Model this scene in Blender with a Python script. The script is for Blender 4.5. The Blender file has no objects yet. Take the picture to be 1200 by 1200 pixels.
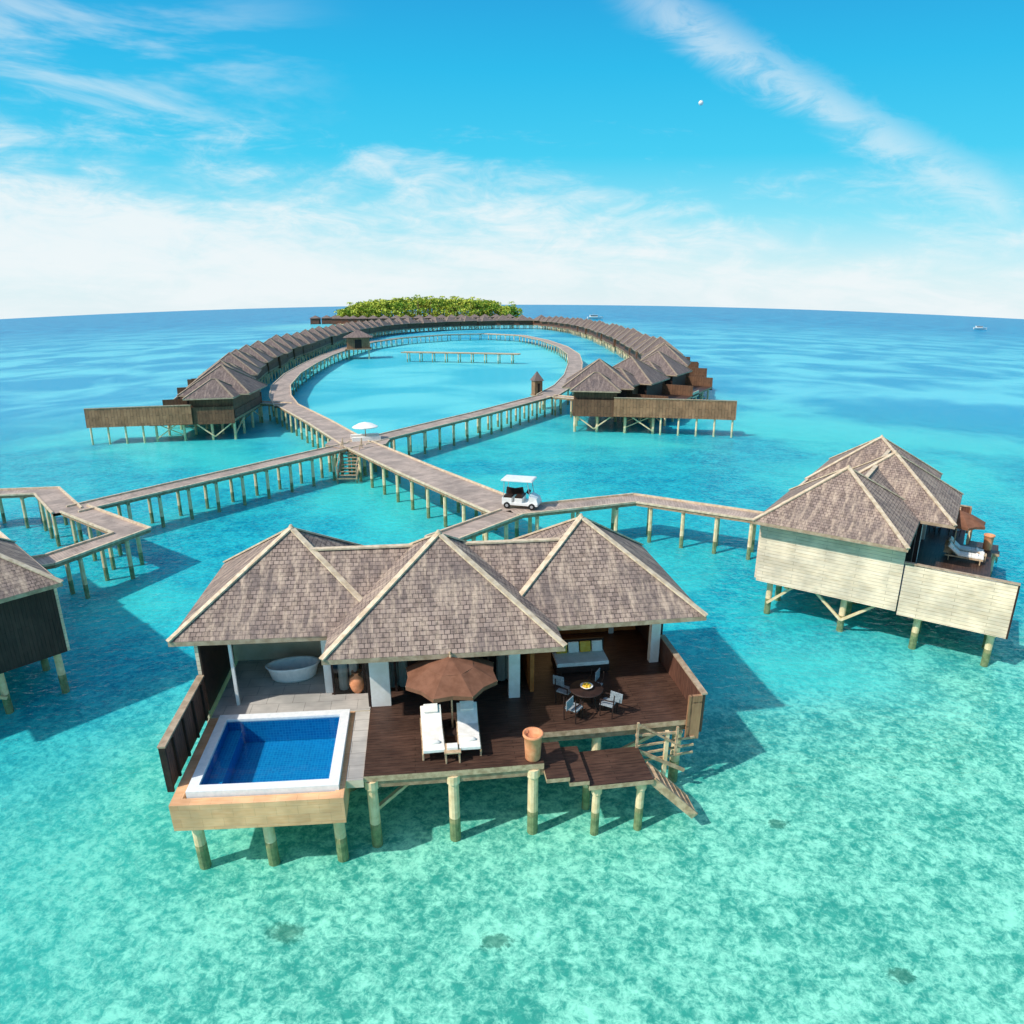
import bpy, math, random
from mathutils import Vector, Matrix
R=random.Random(7)
scene=bpy.context.scene
V=Vector
def lin(c):
    c/=255.0
    return c/12.92 if c<=0.04045 else ((c+0.055)/1.055)**2.4
def C(r,g,b,k=1.0): return (lin(r)*k,lin(g)*k,lin(b)*k,1.0)

# ---------------------------------------------------------------- node helpers
class NT:
    def __init__(s,tree): s.t=tree; s.n=tree.nodes; s.l=tree.links
    def new(s,t,**kw):
        n=s.n.new(t)
        for k,v in kw.items(): setattr(n,k,v)
        return n
    def put(s,sock,v):
        if v is None: return
        if isinstance(v,bpy.types.NodeSocket): s.l.new(v,sock)
        else: sock.default_value=v
    def m(s,op,a,b=None,c=None,clamp=False):
        n=s.new("ShaderNodeMath",operation=op,use_clamp=clamp)
        s.put(n.inputs[0],a); s.put(n.inputs[1],b)
        if c is not None: s.put(n.inputs[2],c)
        return n.outputs[0]
    def mix(s,f,a,b,blend='MIX'):
        n=s.new("ShaderNodeMix",data_type='RGBA',blend_type=blend)
        s.put(n.inputs[0],f); s.put(n.inputs[6],a); s.put(n.inputs[7],b)
        return n.outputs[2]
    def noise(s,vec,scale,detail=4,rough=0.55,dist=0.0):
        n=s.new("ShaderNodeTexNoise"); s.put(n.inputs['Vector'],vec)
        n.inputs['Scale'].default_value=scale; n.inputs['Detail'].default_value=detail
        n.inputs['Roughness'].default_value=rough; n.inputs['Distortion'].default_value=dist
        return n.outputs[0]
    def ss(s,x,a,b,lo=0.0,hi=1.0):
        n=s.new("ShaderNodeMapRange",interpolation_type='SMOOTHSTEP')
        s.put(n.inputs[0],x); n.inputs[1].default_value=a; n.inputs[2].default_value=b
        n.inputs[3].default_value=lo; n.inputs[4].default_value=hi
        return n.outputs[0]
    def mapping(s,vec,scale=(1,1,1),rot=(0,0,0),loc=(0,0,0)):
        n=s.new("ShaderNodeMapping"); s.put(n.inputs[0],vec)
        n.inputs['Scale'].default_value=scale; n.inputs['Rotation'].default_value=rot; n.inputs['Location'].default_value=loc
        return n.outputs[0]
def newmat(name):
    m=bpy.data.materials.new(name); m.use_nodes=True
    nt=NT(m.node_tree); nt.n.clear()
    out=nt.new("ShaderNodeOutputMaterial")
    return m,nt,out
def principled(nt,out,col,rough=0.7,bump=None,bs=0.3,bd=0.02,metal=0.0,spec=0.3):
    b=nt.new("ShaderNodeBsdfPrincipled")
    nt.put(b.inputs['Base Color'],col); nt.put(b.inputs['Roughness'],rough)
    b.inputs['Metallic'].default_value=metal
    b.inputs['Specular IOR Level'].default_value=spec
    if bump is not None:
        bn=nt.new("ShaderNodeBump"); bn.inputs['Strength'].default_value=bs; bn.inputs['Distance'].default_value=bd
        nt.l.new(bump,bn.inputs['Height']); nt.l.new(bn.outputs[0],b.inputs['Normal'])
    nt.l.new(b.outputs[0],out.inputs[0]); return b
def plain(name,a,b,scale=3.0,rough=0.7,spec=0.3,bs=0.0):
    m,nt,out=newmat(name)
    tc=nt.new("ShaderNodeTexCoord")
    n=nt.noise(tc.outputs['Object'],scale,4,0.6)
    principled(nt,out,nt.mix(nt.ss(n,0.3,0.7),a,b),rough,n if bs>0 else None,bs,0.02,spec=spec)
    return m
def planks(name,a,b,gap,bw=3.0,rh=0.14,mortar=0.012,vert=False,rough=0.65,weather=None,bs=0.5):
    m,nt,out=newmat(name)
    tc=nt.new("ShaderNodeTexCoord")
    v=tc.outputs['UV']
    if vert: v=nt.mapping(v,rot=(0,0,math.pi/2))
    br=nt.new("ShaderNodeTexBrick"); nt.put(br.inputs['Vector'],v)
    br.inputs['Color1'].default_value=a; br.inputs['Color2'].default_value=b; br.inputs['Mortar'].default_value=gap
    br.inputs['Scale'].default_value=1; br.inputs['Mortar Size'].default_value=mortar; br.inputs['Mortar Smooth'].default_value=0.3
    br.inputs['Brick Width'].default_value=bw; br.inputs['Row Height'].default_value=rh
    n=nt.noise(nt.mapping(v,scale=(1.2,10,1)),1.5,4,0.6)
    c=nt.mix(nt.ss(n,0.3,0.75,0,0.6),br.outputs[0],weather or (b[0]*1.5,b[1]*1.5,b[2]*1.5,1))
    n2=nt.noise(tc.outputs['Object'],0.7,3,0.6)
    c=nt.mix(1.0,c,nt.mix(nt.ss(n2,0.3,0.7),(0.72,0.72,0.72,1),(1.12,1.1,1.08,1)),'MULTIPLY')
    principled(nt,out,c,rough,nt.m('SUBTRACT',1.0,br.outputs['Fac']),bs,0.01)
    return m
def shingles(name,cols,gap,k=1.0):
    m,nt,out=newmat(name)
    tc=nt.new("ShaderNodeTexCoord"); uv=tc.outputs['UV']
    br=nt.new("ShaderNodeTexBrick"); nt.put(br.inputs['Vector'],uv)
    br.inputs['Color1'].default_value=cols[0]; br.inputs['Color2'].default_value=cols[1]; br.inputs['Mortar'].default_value=gap
    br.inputs['Scale'].default_value=1; br.inputs['Mortar Size'].default_value=0.012; br.inputs['Mortar Smooth'].default_value=0.4
    br.inputs['Brick Width'].default_value=0.19; br.inputs['Row Height'].default_value=0.17
    br.inputs['Bias'].default_value=0.1
    n=nt.noise(tc.outputs['Object'],0.55,6,0.7)
    n2=nt.noise(nt.mapping(uv,scale=(3.5,0.7,1)),1.0,5,0.7)
    n3=nt.noise(nt.mapping(uv,scale=(5,6,1)),1.0,2,0.5)
    c=nt.mix(nt.ss(n,0.38,0.66,0,0.8),br.outputs[0],cols[2])
    c=nt.mix(nt.ss(n2,0.42,0.72,0,0.8),c,cols[3])
    c=nt.mix(nt.ss(n3,0.5,0.78,0,0.6),c,(0.05,0.042,0.038,1))
    sep=nt.new("ShaderNodeSeparateXYZ"); nt.put(sep.inputs[0],uv)
    saw=nt.m('FRACT',nt.m('DIVIDE',sep.outputs[1],0.17))
    h=nt.m('ADD',nt.m('MULTIPLY',nt.m('SUBTRACT',1.0,saw),0.8),nt.m('MULTIPLY',br.outputs['Fac'],-0.5))
    principled(nt,out,c,0.85,h,0.7,0.03,spec=0.15)
    return m
M={}
M['roof']=shingles('roof_shingles',[C(128,110,100),C(164,144,132),C(112,100,96),C(202,180,158)],C(58,50,46))
M['roof_far']=shingles('roof_shingles_weathered_haze',[C(112,98,94),C(138,122,116),C(98,88,88),C(164,146,134)],C(64,55,52))  # weathered tones, lightened in the colour to stand for distance haze
M['ridge']=plain('ridge_cap_wood',C(190,168,138),C(224,206,178),4,0.75)
M['ridge_far']=plain('ridge_cap_weathered',C(140,122,104),C(172,154,132),4,0.75)
M['fascia']=plain('fascia_wood',C(150,128,104),C(184,164,138),4,0.7)
M['soffit']=planks('soffit_boards',C(120,86,62),C(140,100,72),C(60,40,30),rh=0.12)
M['deck']=planks('deck_boards',C(64,45,38),C(78,56,47),C(22,14,11),rh=0.14,rough=0.45,weather=C(108,82,68))
M['deckedge']=plain('deck_edge_wood',C(160,134,104),C(204,178,144),5,0.7)
M['jetty']=planks('jetty_boards',C(156,138,126),C(182,162,148),C(92,76,66),bw=2.4,rh=0.2,mortar=0.012,weather=C(204,186,170))
M['jettyedge']=plain('jetty_beam',C(140,112,86),C(178,150,120),4,0.75)
M['pile']=plain('pile_concrete',C(214,188,142),C(238,216,176),3.5,0.8)
M['pilewet']=plain('pile_wet_algae',C(118,122,84),C(160,156,112),5,0.7)
M['bleach']=planks('bleached_cladding',C(228,204,172),C(238,216,188),C(158,132,104),rh=0.17,mortar=0.01,weather=C(246,230,208),bs=0.5)
M['brown']=planks('brown_cladding',C(92,60,48),C(108,72,58),C(40,24,20),rh=0.15,vert=True,weather=C(130,92,76))
M['shadeclad']=planks('shaded_side_cladding',C(54,40,38),C(66,48,44),C(24,18,16),rh=0.15,vert=True,weather=C(78,60,54))  # shade of the right-hand wall is put into this darker colour
M['brownscreen']=planks('timber_screen',C(136,98,68),C(158,118,86),C(80,54,38),rh=0.4,bw=1.8,mortar=0.03,vert=True,weather=C(178,138,104))
M['farwall']=planks('far_villa_cladding',C(96,66,48),C(112,80,58),C(56,38,28),rh=0.4,bw=1.8,mortar=0.03,vert=True,weather=C(132,98,72))
M['dark']=plain('dark_timber',C(40,28,24),C(58,40,34),4,0.6)
M['white']=plain('white_plaster',C(226,222,212),C(240,238,232),2.5,0.7)
M['cream']=plain('cream_wall',C(208,190,160),C(222,206,180),2,0.7)
M['warm']=plain('warm_wood_wall',C(160,94,46),C(188,116,62),3,0.5)
M['stone']=planks('pale_stone_paving',C(176,172,166),C(190,186,178),C(130,126,120),bw=0.9,rh=0.6,mortar=0.012,weather=C(204,200,192),bs=0.2,rough=0.5)
M['tan']=planks('tan_stone_cladding',C(232,172,122),C(242,188,138),C(214,158,112),bw=0.6,rh=0.3,mortar=0.008,weather=C(248,204,160),bs=0.2)
M['coping']=plain('white_coping',C(226,230,228),C(242,243,240),6,0.5)
M['cushion']=plain('white_cushion_fabric',C(232,228,218),C(246,243,236),5,0.9,bs=0.3)
M['gold']=plain('yellow_cushion_fabric',C(224,170,60),C(240,196,96),5,0.9)
M['terracotta']=plain('terracotta',C(214,138,94),C(234,162,118),6,0.6)
M['umbrella']=plain('umbrella_canvas',C(112,74,54),C(134,92,70),2.5,0.9)
M['steel']=plain('brushed_steel',C(150,152,154),C(180,182,184),8,0.35,spec=0.6)
M['seat']=plain('woven_chair',C(120,128,134),C(160,168,172),20,0.7)
M['cartwhite']=plain('cart_paint',C(222,222,218),C(236,236,232),3,0.35,spec=0.5)
M['rubber']=plain('tyre_rubber',C(26,26,26),C(40,40,40),10,0.85)
M['sand']=plain('beach_sand',C(224,208,172),C(240,228,198),0.3,0.9)
M['fruit']=plain('fruit_skin',C(232,176,40),C(244,206,80),6,0.5)
m,nt,out=newmat('added_lounge_glow')
tc=nt.new("ShaderNodeTexCoord"); em=nt.new("ShaderNodeEmission")
nt.put(em.inputs[0],nt.mix(nt.ss(nt.noise(tc.outputs['Object'],2.5,3),0.35,0.65),(1.0,0.62,0.22,1),(1.0,0.82,0.5,1))); em.inputs[1].default_value=1.1
nt.l.new(em.outputs[0],out.inputs[0]); M['lit']=m  # emission for the glow panel added in the lounge
m,nt,out=newmat('window_glass')
fr=nt.new("ShaderNodeFresnel"); fr.inputs[0].default_value=1.5
tr=nt.new("ShaderNodeBsdfTransparent"); tr.inputs[0].default_value=(0.55,0.6,0.6,1)
gl=nt.new("ShaderNodeBsdfGlossy"); gl.inputs['Roughness'].default_value=0.02
mx=nt.new("ShaderNodeMixShader"); nt.l.new(fr.outputs[0],mx.inputs[0]); nt.l.new(tr.outputs[0],mx.inputs[1]); nt.l.new(gl.outputs[0],mx.inputs[2]); nt.l.new(mx.outputs[0],out.inputs[0])
M['glass']=m
m,nt,out=newmat('pool_mosaic')
tc=nt.new("ShaderNodeTexCoord")
br=nt.new("ShaderNodeTexBrick"); nt.l.new(tc.outputs['UV'],br.inputs[0]); br.offset=0
br.inputs['Color1'].default_value=C(0,118,182); br.inputs['Color2'].default_value=C(10,136,196); br.inputs['Mortar'].default_value=C(50,160,206)
br.inputs['Scale'].default_value=1; br.inputs['Brick Width'].default_value=0.1; br.inputs['Row Height'].default_value=0.1; br.inputs['Mortar Size'].default_value=0.006
principled(nt,out,br.outputs[0],0.4); M['pooltile']=m
m,nt,out=newmat('pool_water')
tc=nt.new("ShaderNodeTexCoord")
n=nt.noise(tc.outputs['Object'],2.2,2,0.5)
bn=nt.new("ShaderNodeBump"); bn.inputs['Strength'].default_value=0.25; bn.inputs['Distance'].default_value=0.05; nt.l.new(n,bn.inputs['Height'])
fr=nt.new("ShaderNodeFresnel"); fr.inputs[0].default_value=1.33; nt.l.new(bn.outputs[0],fr.inputs[1])
tr=nt.new("ShaderNodeBsdfTransparent"); tr.inputs[0].default_value=(0.7,0.95,0.98,1)
gl=nt.new("ShaderNodeBsdfGlossy"); gl.inputs['Roughness'].default_value=0.03; nt.l.new(bn.outputs[0],gl.inputs['Normal'])
mx=nt.new("ShaderNodeMixShader"); nt.l.new(fr.outputs[0],mx.inputs[0]); nt.l.new(tr.outputs[0],mx.inputs[1]); nt.l.new(gl.outputs[0],mx.inputs[2]); nt.l.new(mx.outputs[0],out.inputs[0])
M['poolwater']=m
m,nt,out=newmat('tropical_foliage')
ge=nt.new("ShaderNodeNewGeometry")
n=nt.noise(ge.outputs['Position'],0.12,3,0.6)
c=nt.mix(nt.ss(n,0.35,0.65),C(100,132,44),C(204,206,90))
c=nt.mix(nt.ss(ge.outputs['Random Per Island'],0,1,0,0.5),c,C(148,168,56))
principled(nt,out,c,0.7,spec=0.1); M['leaf']=m
M['trunk']=plain('palm_trunk',C(110,90,66),C(140,118,90),3,0.9)

# ---------------------------------------------------------------- mesh builder
class MB:
    def __init__(s): s.v=[];s.f=[];s.m=[];s.uv=[];s.mats=[];s.sm=[]
    def mi(s,k):
        if k not in s.mats: s.mats.append(k)
        return s.mats.index(k)
    def poly(s,pts,mat,uv=None,smooth=False):
        pts=[V(p) for p in pts]
        i=len(s.v); s.v+=[p[:] for p in pts]; s.f.append(list(range(i,i+len(pts)))); s.m.append(s.mi(mat)); s.sm.append(smooth)
        if uv is None:
            nrm=(pts[1]-pts[0]).cross(pts[2]-pts[0])
            a=[abs(q) for q in nrm]
            if a[2]>=max(a[0],a[1]): uv=[(p.x,p.y) for p in pts]
            elif a[0]>=a[1]: uv=[(p.y,p.z) for p in pts]
            else: uv=[(p.x,p.z) for p in pts]
        s.uv+=uv
    def roofpoly(s,pts,mat):
        pts=[V(p) for p in pts]
        u=(pts[1]-pts[0]).normalized(); n=u.cross(pts[2]-pts[0]).normalized(); w=n.cross(u)
        s.poly(pts,mat,[((p-pts[0]).dot(u)+pts[0].x,(p-pts[0]).dot(w)) for p in pts])
    def box(s,x0,x1,y0,y1,z0,z1,mat,top=None):
        a=(x0,y0,z0);b=(x1,y0,z0);c=(x1,y1,z0);d=(x0,y1,z0);e=(x0,y0,z1);f=(x1,y0,z1);g=(x1,y1,z1);h=(x0,y1,z1)
        s.poly([d,c,b,a],mat); s.poly([e,f,g,h],top or mat)
        s.poly([a,b,f,e],mat); s.poly([b,c,g,f],mat); s.poly([c,d,h,g],mat); s.poly([d,a,e,h],mat)
    def beam(s,p,q,w,h,mat):
        p=V(p);q=V(q); d=(q-p); L=d.length; d.normalize()
        up=V((0,0,1)) if abs(d.z)<0.95 else V((1,0,0))
        r=d.cross(up).normalized(); u=r.cross(d)
        A=[p-r*w/2-u*h/2,p+r*w/2-u*h/2,p+r*w/2+u*h/2,p-r*w/2+u*h/2]
        B=[x+d*L for x in A]
        for i in range(4):
            j=(i+1)%4; ww=(A[j]-A[i]).length
            s.poly([A[i],B[i],B[j],A[j]],mat,[(0,0),(L,0),(L,ww),(0,ww)])
        s.poly(A,mat); s.poly(B[::-1],mat)
    def cyl(s,p,q,r0,r1,mat,n=10,cap=True):
        p=V(p);q=V(q); d=(q-p).normalized()
        up=V((0,0,1)) if abs(d.z)<0.95 else V((1,0,0))
        a=d.cross(up).normalized(); b=d.cross(a)
        P0=[p+(a*math.cos(2*math.pi*i/n)+b*math.sin(2*math.pi*i/n))*r0 for i in range(n)]
        P1=[q+(a*math.cos(2*math.pi*i/n)+b*math.sin(2*math.pi*i/n))*r1 for i in range(n)]
        for i in range(n):
            j=(i+1)%n; s.poly([P0[j],P0[i],P1[i],P1[j]],mat,smooth=True)
        if cap: s.poly(P0,mat); s.poly(P1[::-1],mat)
    def lathe(s,c,prof,mat,n=20,sx=1,sy=1):
        c=V(c)
        for k in range(len(prof)-1):
            (r0,z0),(r1,z1)=prof[k],prof[k+1]
            for i in range(n):
                a0=2*math.pi*i/n;a1=2*math.pi*(i+1)/n
                q=[(r0*sx*math.cos(a0),r0*sy*math.sin(a0),z0),(r0*sx*math.cos(a1),r0*sy*math.sin(a1),z0),(r1*sx*math.cos(a1),r1*sy*math.sin(a1),z1),(r1*sx*math.cos(a0),r1*sy*math.sin(a0),z1)]
                if r0<1e-4: q=[q[0],q[2],q[3]]
                elif r1<1e-4: q=q[:3]
                s.poly([c+V(p) for p in q],mat,smooth=True)
    def mesh(s,name,weld=False):
        me=bpy.data.meshes.new(name); me.from_pydata(s.v,[],s.f)
        for k in s.mats: me.materials.append(M[k])
        me.polygons.foreach_set('material_index',s.m); me.polygons.foreach_set('use_smooth',s.sm)
        ul=me.uv_layers.new(name='UVMap'); ul.data.foreach_set('uv',[x for u in s.uv for x in u])
        if weld:
            import bmesh
            bm=bmesh.new(); bm.from_mesh(me); bmesh.ops.remove_doubles(bm,verts=bm.verts,dist=0.0005); bm.to_mesh(me); bm.free()
        me.update(); return me
def place(me,name,loc=(0,0,0),rz=0,parent=None,scale=(1,1,1),bevel=0):
    o=bpy.data.objects.new(name,me); scene.collection.objects.link(o)
    o.location=loc; o.rotation_euler=(0,0,rz); o.scale=scale
    if parent: o.parent=parent
    if bevel:
        b=o.modifiers.new('bevel','BEVEL'); b.width=bevel; b.segments=2; b.limit_method='ANGLE'
    return o
def empty(name,loc,rz):
    o=bpy.data.objects.new(name,None); scene.collection.objects.link(o); o.location=loc; o.rotation_euler=(0,0,rz); return o

SB=-0.7
def pile(b,x,y,z,r=0.165):
    b.cyl((x,y,0.18),(x,y,z),r,r*0.95,'pile',12); b.cyl((x,y,SB-0.3),(x,y,0.18),r*1.02,r*1.02,'pilewet',12)
    b.cyl((x,y,z-0.3),(x,y,z-0.02),r*1.3,r*1.3,'pile',12)

# ---------------------------------------------------------------- villa meshes (local: x right, -y seaward)
def pyramid(b,x0,x1,y0,y1,z0,sl=0.7,rm='roof'):
    cx=(x0+x1)/2;cy=(y0+y1)/2; hw=min(x1-x0,y1-y0)/2; z1=z0+sl*hw
    A=(x0,y0,z0);B=(x1,y0,z0);Cc=(x1,y1,z0);D=(x0,y1,z0);T=(cx,cy,z1)
    for p,q in ((A,B),(B,Cc),(Cc,D),(D,A)): b.roofpoly([p,q,T],rm)
    for p in (A,B,Cc,D):
        P=V(p);Q=V(T); d=(Q-P)
        b.beam(P+V((0,0,0.03)),Q+V((0,0,0.03)),0.2,0.06,'ridge')
    b.cyl((cx,cy,z1-0.05),(cx,cy,z1+0.14),0.14,0.05,'ridge',8)
    t=0.16
    for p,q in ((A,B),(B,Cc),(Cc,D),(D,A)):
        P=V(p);Q=V(q); b.poly([P-V((0,0,t)),Q-V((0,0,t)),Q,P],'fascia')
    b.poly([(x0,y0,z0-t),(x0,y1,z0-t),(x1,y1,z0-t),(x1,y0,z0-t)],'soffit')
def fence_mesh(y0,zb,zt,name):
    b=MB()
    b.box(-5.62,-5.54,y0,3.85,zb,zt,'bleach'); b.box(-5.535,-5.47,y0,3.85,zb+0.1,zt-0.02,'brown')  # pale lit outer face, brown inner boards: shaded side put into the colour
    b.box(-5.64,-5.45,y0-0.08,y0-0.002,zb,zt+0.05,'dark'); b.box(-5.66,-5.43,y0-0.08,3.9,zt+0.052,zt+0.11,'fascia')
    for k in range(4): 
        y=y0+0.5+k*(3.3-y0)/3.4; b.box(-5.465,-5.4,y,y+0.07,zb+0.1,zt-0.02,'dark')
    return b.mesh(name)
def villa_parts():
    P={}
    b=MB()
    pyramid(b,-6.4,0.9,3.8,11.1,4.70)
    pyramid(b,-1.2,6.3,2.1,9.6,4.73)
    pyramid(b,4.2,11.6,3.6,11.0,4.69)
    e=3.8;rz=4.69+0.7*2.85;ry=e+2.85
    b.roofpoly([(-2.75,e,4.685),(7.9,e-0.1,4.655),(7.9,ry,rz-0.02),(-2.75,ry,rz)],'roof')
    b.roofpoly([(7.9,ry+2.85,4.685),(-2.75,ry+2.85,4.685),(-2.75,ry,rz),(7.9,ry,rz-0.02)],'roof')
    b.beam((-2.0,ry,rz+0.02),(7.0,ry,rz+0.0),0.22,0.06,'ridge')
    P['roof']=b.mesh('villa_roof')
    b=MB()
    b.box(0,5.3,0,4.6,1.8,2.0,'deckedge','deck')
    b.box(5.303,10.75,1.55,5.6,1.8,1.998,'deckedge','deck')
    b.box(5.303,10.7,5.603,10.8,1.8,1.998,'deckedge','deck')
    b.box(-1.4,5.3,4.603,10.8,1.8,1.997,'deckedge','deck')
    b.box(-5.3,-0.003,3.5,4.6,1.8,2.01,'cream','stone')
    b.box(-5.3,-1.403,4.603,10.8,1.8,2.008,'cream','stone')
    b.box(-0.5,-0.003,-0.1,3.497,1.7,1.97,'cream','stone')
    b.box(0,5.3,0.05,0.17,1.55,1.797,'jettyedge'); b.box(5.35,10.7,1.65,1.77,1.55,1.797,'jettyedge')
    for x in (0.2,2.6,5.0): b.box(x-.1,x+.1,0.2,10.6,1.56,1.797,'jettyedge')
    b.box(5.303,6.0,-0.45,1.35,1.62,1.76,'deckedge','deck')
    b.box(6.003,6.6,-0.45,1.3,1.42,1.56,'deckedge','deck')
    b.box(6.603,8.6,-0.45,1.25,1.2,1.36,'deckedge','deck')
    P['deck']=b.mesh('villa_deck')
    b=MB()
    for sy in (-0.35,0.45):
        b.beam((8.6,sy,1.25),(10.0,sy-0.25,-0.1),0.07,0.26,'deckedge')
    for i in range(6):
        t=(i+0.5)/6; x=8.6+1.4*t; z=1.28-1.35*t
        b.box(x-0.13,x+0.13,-0.37-0.25*t,0.43-0.25*t,z-0.02,z+0.03,'deckedge')
    b.beam((8.55,1.2,1.3),(8.55,1.2,2.3),0.07,0.07,'deckedge'); b.beam((9.9,1.2,0.9),(9.9,1.2,2.0),0.07,0.07,'deckedge')
    b.beam((8.55,1.2,2.25),(10.1,1.2,1.2),0.06,0.06,'deckedge'); b.beam((8.5,1.25,1.8),(10.1,1.25,1.75),0.06,0.08,'deckedge')
    b.beam((8.6,1.25,1.2),(10.3,1.25,0.2),0.06,0.12,'deckedge')
    b.beam((9.6,1.3,1.8),(9.6,1.3,-0.9),0.12,0.12,'pile')
    for z in (1.3,1.0,0.7): b.beam((8.6,1.32,z),(10.6,1.4,z+0.1),0.05,0.07,'deckedge')
    P['water_stairs']=b.mesh('villa_water_stairs')
    b=MB()
    for x in (0.2,2.6,5.0): 
        for y in (0.15,3.2,6.6,10): pile(b,x,y,1.8)
    for x in (7.4,10.2):
        for y in (1.9,5.2,8.2,10.5): pile(b,x,y,1.8)
    for x,y in ((6.9,-0.2),(8.3,-0.2),(6.9,1.0)): pile(b,x,y,1.2,0.13)
    for x in (-4.9,-2.85,-0.8):
        for y in (-0.35,2.9): pile(b,x,y,1.15,0.17)
        for y in (6.4,10.2): pile(b,x,y,1.8)
    br=0.12
    for x in (-5.15,):
        b.beam((x,4.2,1.7),(x,6.4,0.0),br,br,'pile'); b.beam((x,6.4,0.0),(x,8.4,1.7),br,br,'pile'); b.beam((x,8.4,1.7),(x,10.2,0.0),br,br,'pile')
    for x in (10.45,):
        b.beam((x,2.0,1.7),(x,5.2,0.1),br,br,'pile'); b.beam((x,5.2,1.7),(x,8.2,0.1),br,br,'pile')
    b.beam((0.2,0.3,0.5),(2.6,3.2,0.5),br,br,'pile'); b.beam((5.0,0.3,1.6),(7.4,1.9,0.2),br,br,'pile')
    b.beam((7.4,2.05,0.2),(10.2,2.05,1.6),br,br,'pile')
    P['piles']=b.mesh('villa_piles')
    b=MB()
    X0,X1,Y0,Y1=-5.35,-0.503,-0.85,3.497
    zt=1.98
    b.box(X0,X1,Y0,Y0+0.3,1.1,zt,'tan'); b.box(X0,X1,Y1-0.2,Y1,1.1,zt,'tan')
    b.box(X0,X0+0.3,Y0+0.302,Y1-0.202,1.1,zt,'tan'); b.box(X1-0.25,X1,Y0+0.302,Y1-0.202,1.1,zt,'tan')
    b.box(X0+0.302,X1-0.252,Y0+0.302,Y1-0.202,1.1,1.25,'tan','pooltile')
    x0,x1,y0,y1=X0+0.4,X1-0.15,Y0+0.35,Y1-0.1
    w=0.3
    b.box(x0,x1,y0,y0+w,1.3,2.16,'coping'); b.box(x0,x1,y1-w,y1,1.3,2.16,'coping')
    b.box(x0,x0+w,y0+w+.002,y1-w-.002,1.3,2.16,'coping'); b.box(x1-w,x1,y0+w+.002,y1-w-.002,1.3,2.16,'coping')
    i=w+0.006
    for q in ([(x0+i,y0+i),(x1-i,y0+i)],[(x1-i,y0+i),(x1-i,y1-i)],[(x1-i,y1-i),(x0+i,y1-i)],[(x0+i,y1-i),(x0+i,y0+i)]):
        b.poly([(q[0][0],q[0][1],1.26),(q[0][0],q[0][1],2.06),(q[1][0],q[1][1],2.06),(q[1][0],q[1][1],1.26)],'pooltile')
    b.box(x0+i,x0+i+.45,y0+i,y1-i,1.27,1.75,'pooltile')
    P['plunge_pool']=b.mesh('villa_pool')
    b=MB(); b.poly([(x0+w,y0+w,2.09),(x1-w,y0+w,2.09),(x1-w,y1-w,2.09),(x0+w,y1-w,2.09)],'poolwater'); P['pool_water']=b.mesh('villa_pool_water')
    b=MB()
    b.box(-5.62,-5.5,3.92,10.8,1.3,4.75,'bleach'); b.box(-5.495,-5.44,3.92,7.3,2.02,4.6,'dark')
    b.box(-5.5,10.8,10.803,10.93,1.4,4.75,'bleach')
    b.box(10.72,10.85,5.7,10.8,1.4,4.75,'shadeclad')
    b.box(-5.43,-1.5,7.4,7.52,2.01,4.6,'cream')
    b.box(-1.5,-1.36,5.0,10.7,2.0,4.6,'cream')
    b.box(5.5,5.64,4.0,10.7,2.0,4.6,'warm')
    b.box(5.645,10.6,8.2,8.32,2.0,4.6,'warm'); 
    b.box(-1.3,5.4,9.4,9.5,2.0,4.6,'cream')
    b.box(-1.55,5.6,4.55,4.72,4.25,4.6,'dark')
    # glowing panel added to put warm light in the lounge, dark board behind
    b.box(6.2,9.2,8.1,8.145,2.9,4.2,'lit'); b.box(6.1,9.3,8.15,8.198,2.8,4.3,'dark')
    b.box(10.76,10.88,1.5,5.66,1.5,2.95,'brown'); b.box(10.72,10.92,1.45,5.66,2.952,3.01,'fascia'); b.box(10.3,10.75,1.42,1.53,1.3,2.95,'brownscreen')
    P['walls']=b.mesh('villa_walls')
    b=MB()
    for x0_,x1_,y0_,y1_ in ((-1.62,-1.32,4.75,5.0),(0.05,0.7,3.7,3.95),(4.72,5.1,3.7,3.95),(10.3,10.65,5.4,5.68),(-4.6,-4.5,4.2,4.3),(9.4,9.6,8.0,8.1)):
        b.box(x0_,x1_,y0_,y1_,2.0,4.6,'white')
    b.box(-0.05,0.04,3.7,3.9,2,4.6,'dark')
    for cx in (-1.0,-0.6,0.75,1.1,4.6,4.95):
        b.cyl((cx,5.0,2.02),(cx,5.0,4.3),0.17,0.17,'cushion',8)
    P['columns']=b.mesh('villa_columns')
    b=MB()
    for i in range(7):
        x=-1.3+i*1.08; b.box(x-0.035,x+0.035,4.58,4.66,2.0,4.25,'dark')
    P['door_frames']=b.mesh('villa_frames')
    b=MB(); b.poly([(-1.3,4.62,2.0),(5.2,4.62,2.0),(5.2,4.62,4.25),(-1.3,4.62,4.25)],'glass'); P['glass_doors']=b.mesh('villa_glass')
    return P
VP=villa_parts()
F_SHORT=fence_mesh(0.0,1.85,3.3,'villa_fence'); F_LONG=fence_mesh(-0.9,1.15,3.7,'villa_fence_long')
def make_villa(loc,rz,fence):
    e=empty('overwater_villa',(loc[0],loc[1],0),rz)
    for k,me in VP.items(): place(me,k,parent=e)
    place(fence,'privacy_fence',parent=e)
    return e
def L2W(loc,rz,p):
    c,s=math.cos(rz),math.sin(rz); return (loc[0]+c*p[0]-s*p[1],loc[1]+s*p[0]+c*p[1],p[2])
VM=((-4.3,16.4),math.radians(7.5)); VR=((24.75,31.0),math.radians(54)); VL=((-34.0,23.2),math.radians(-40))
make_villa(*VM,F_SHORT); make_villa(*VR,F_LONG); make_villa(*VL,F_LONG)

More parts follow.
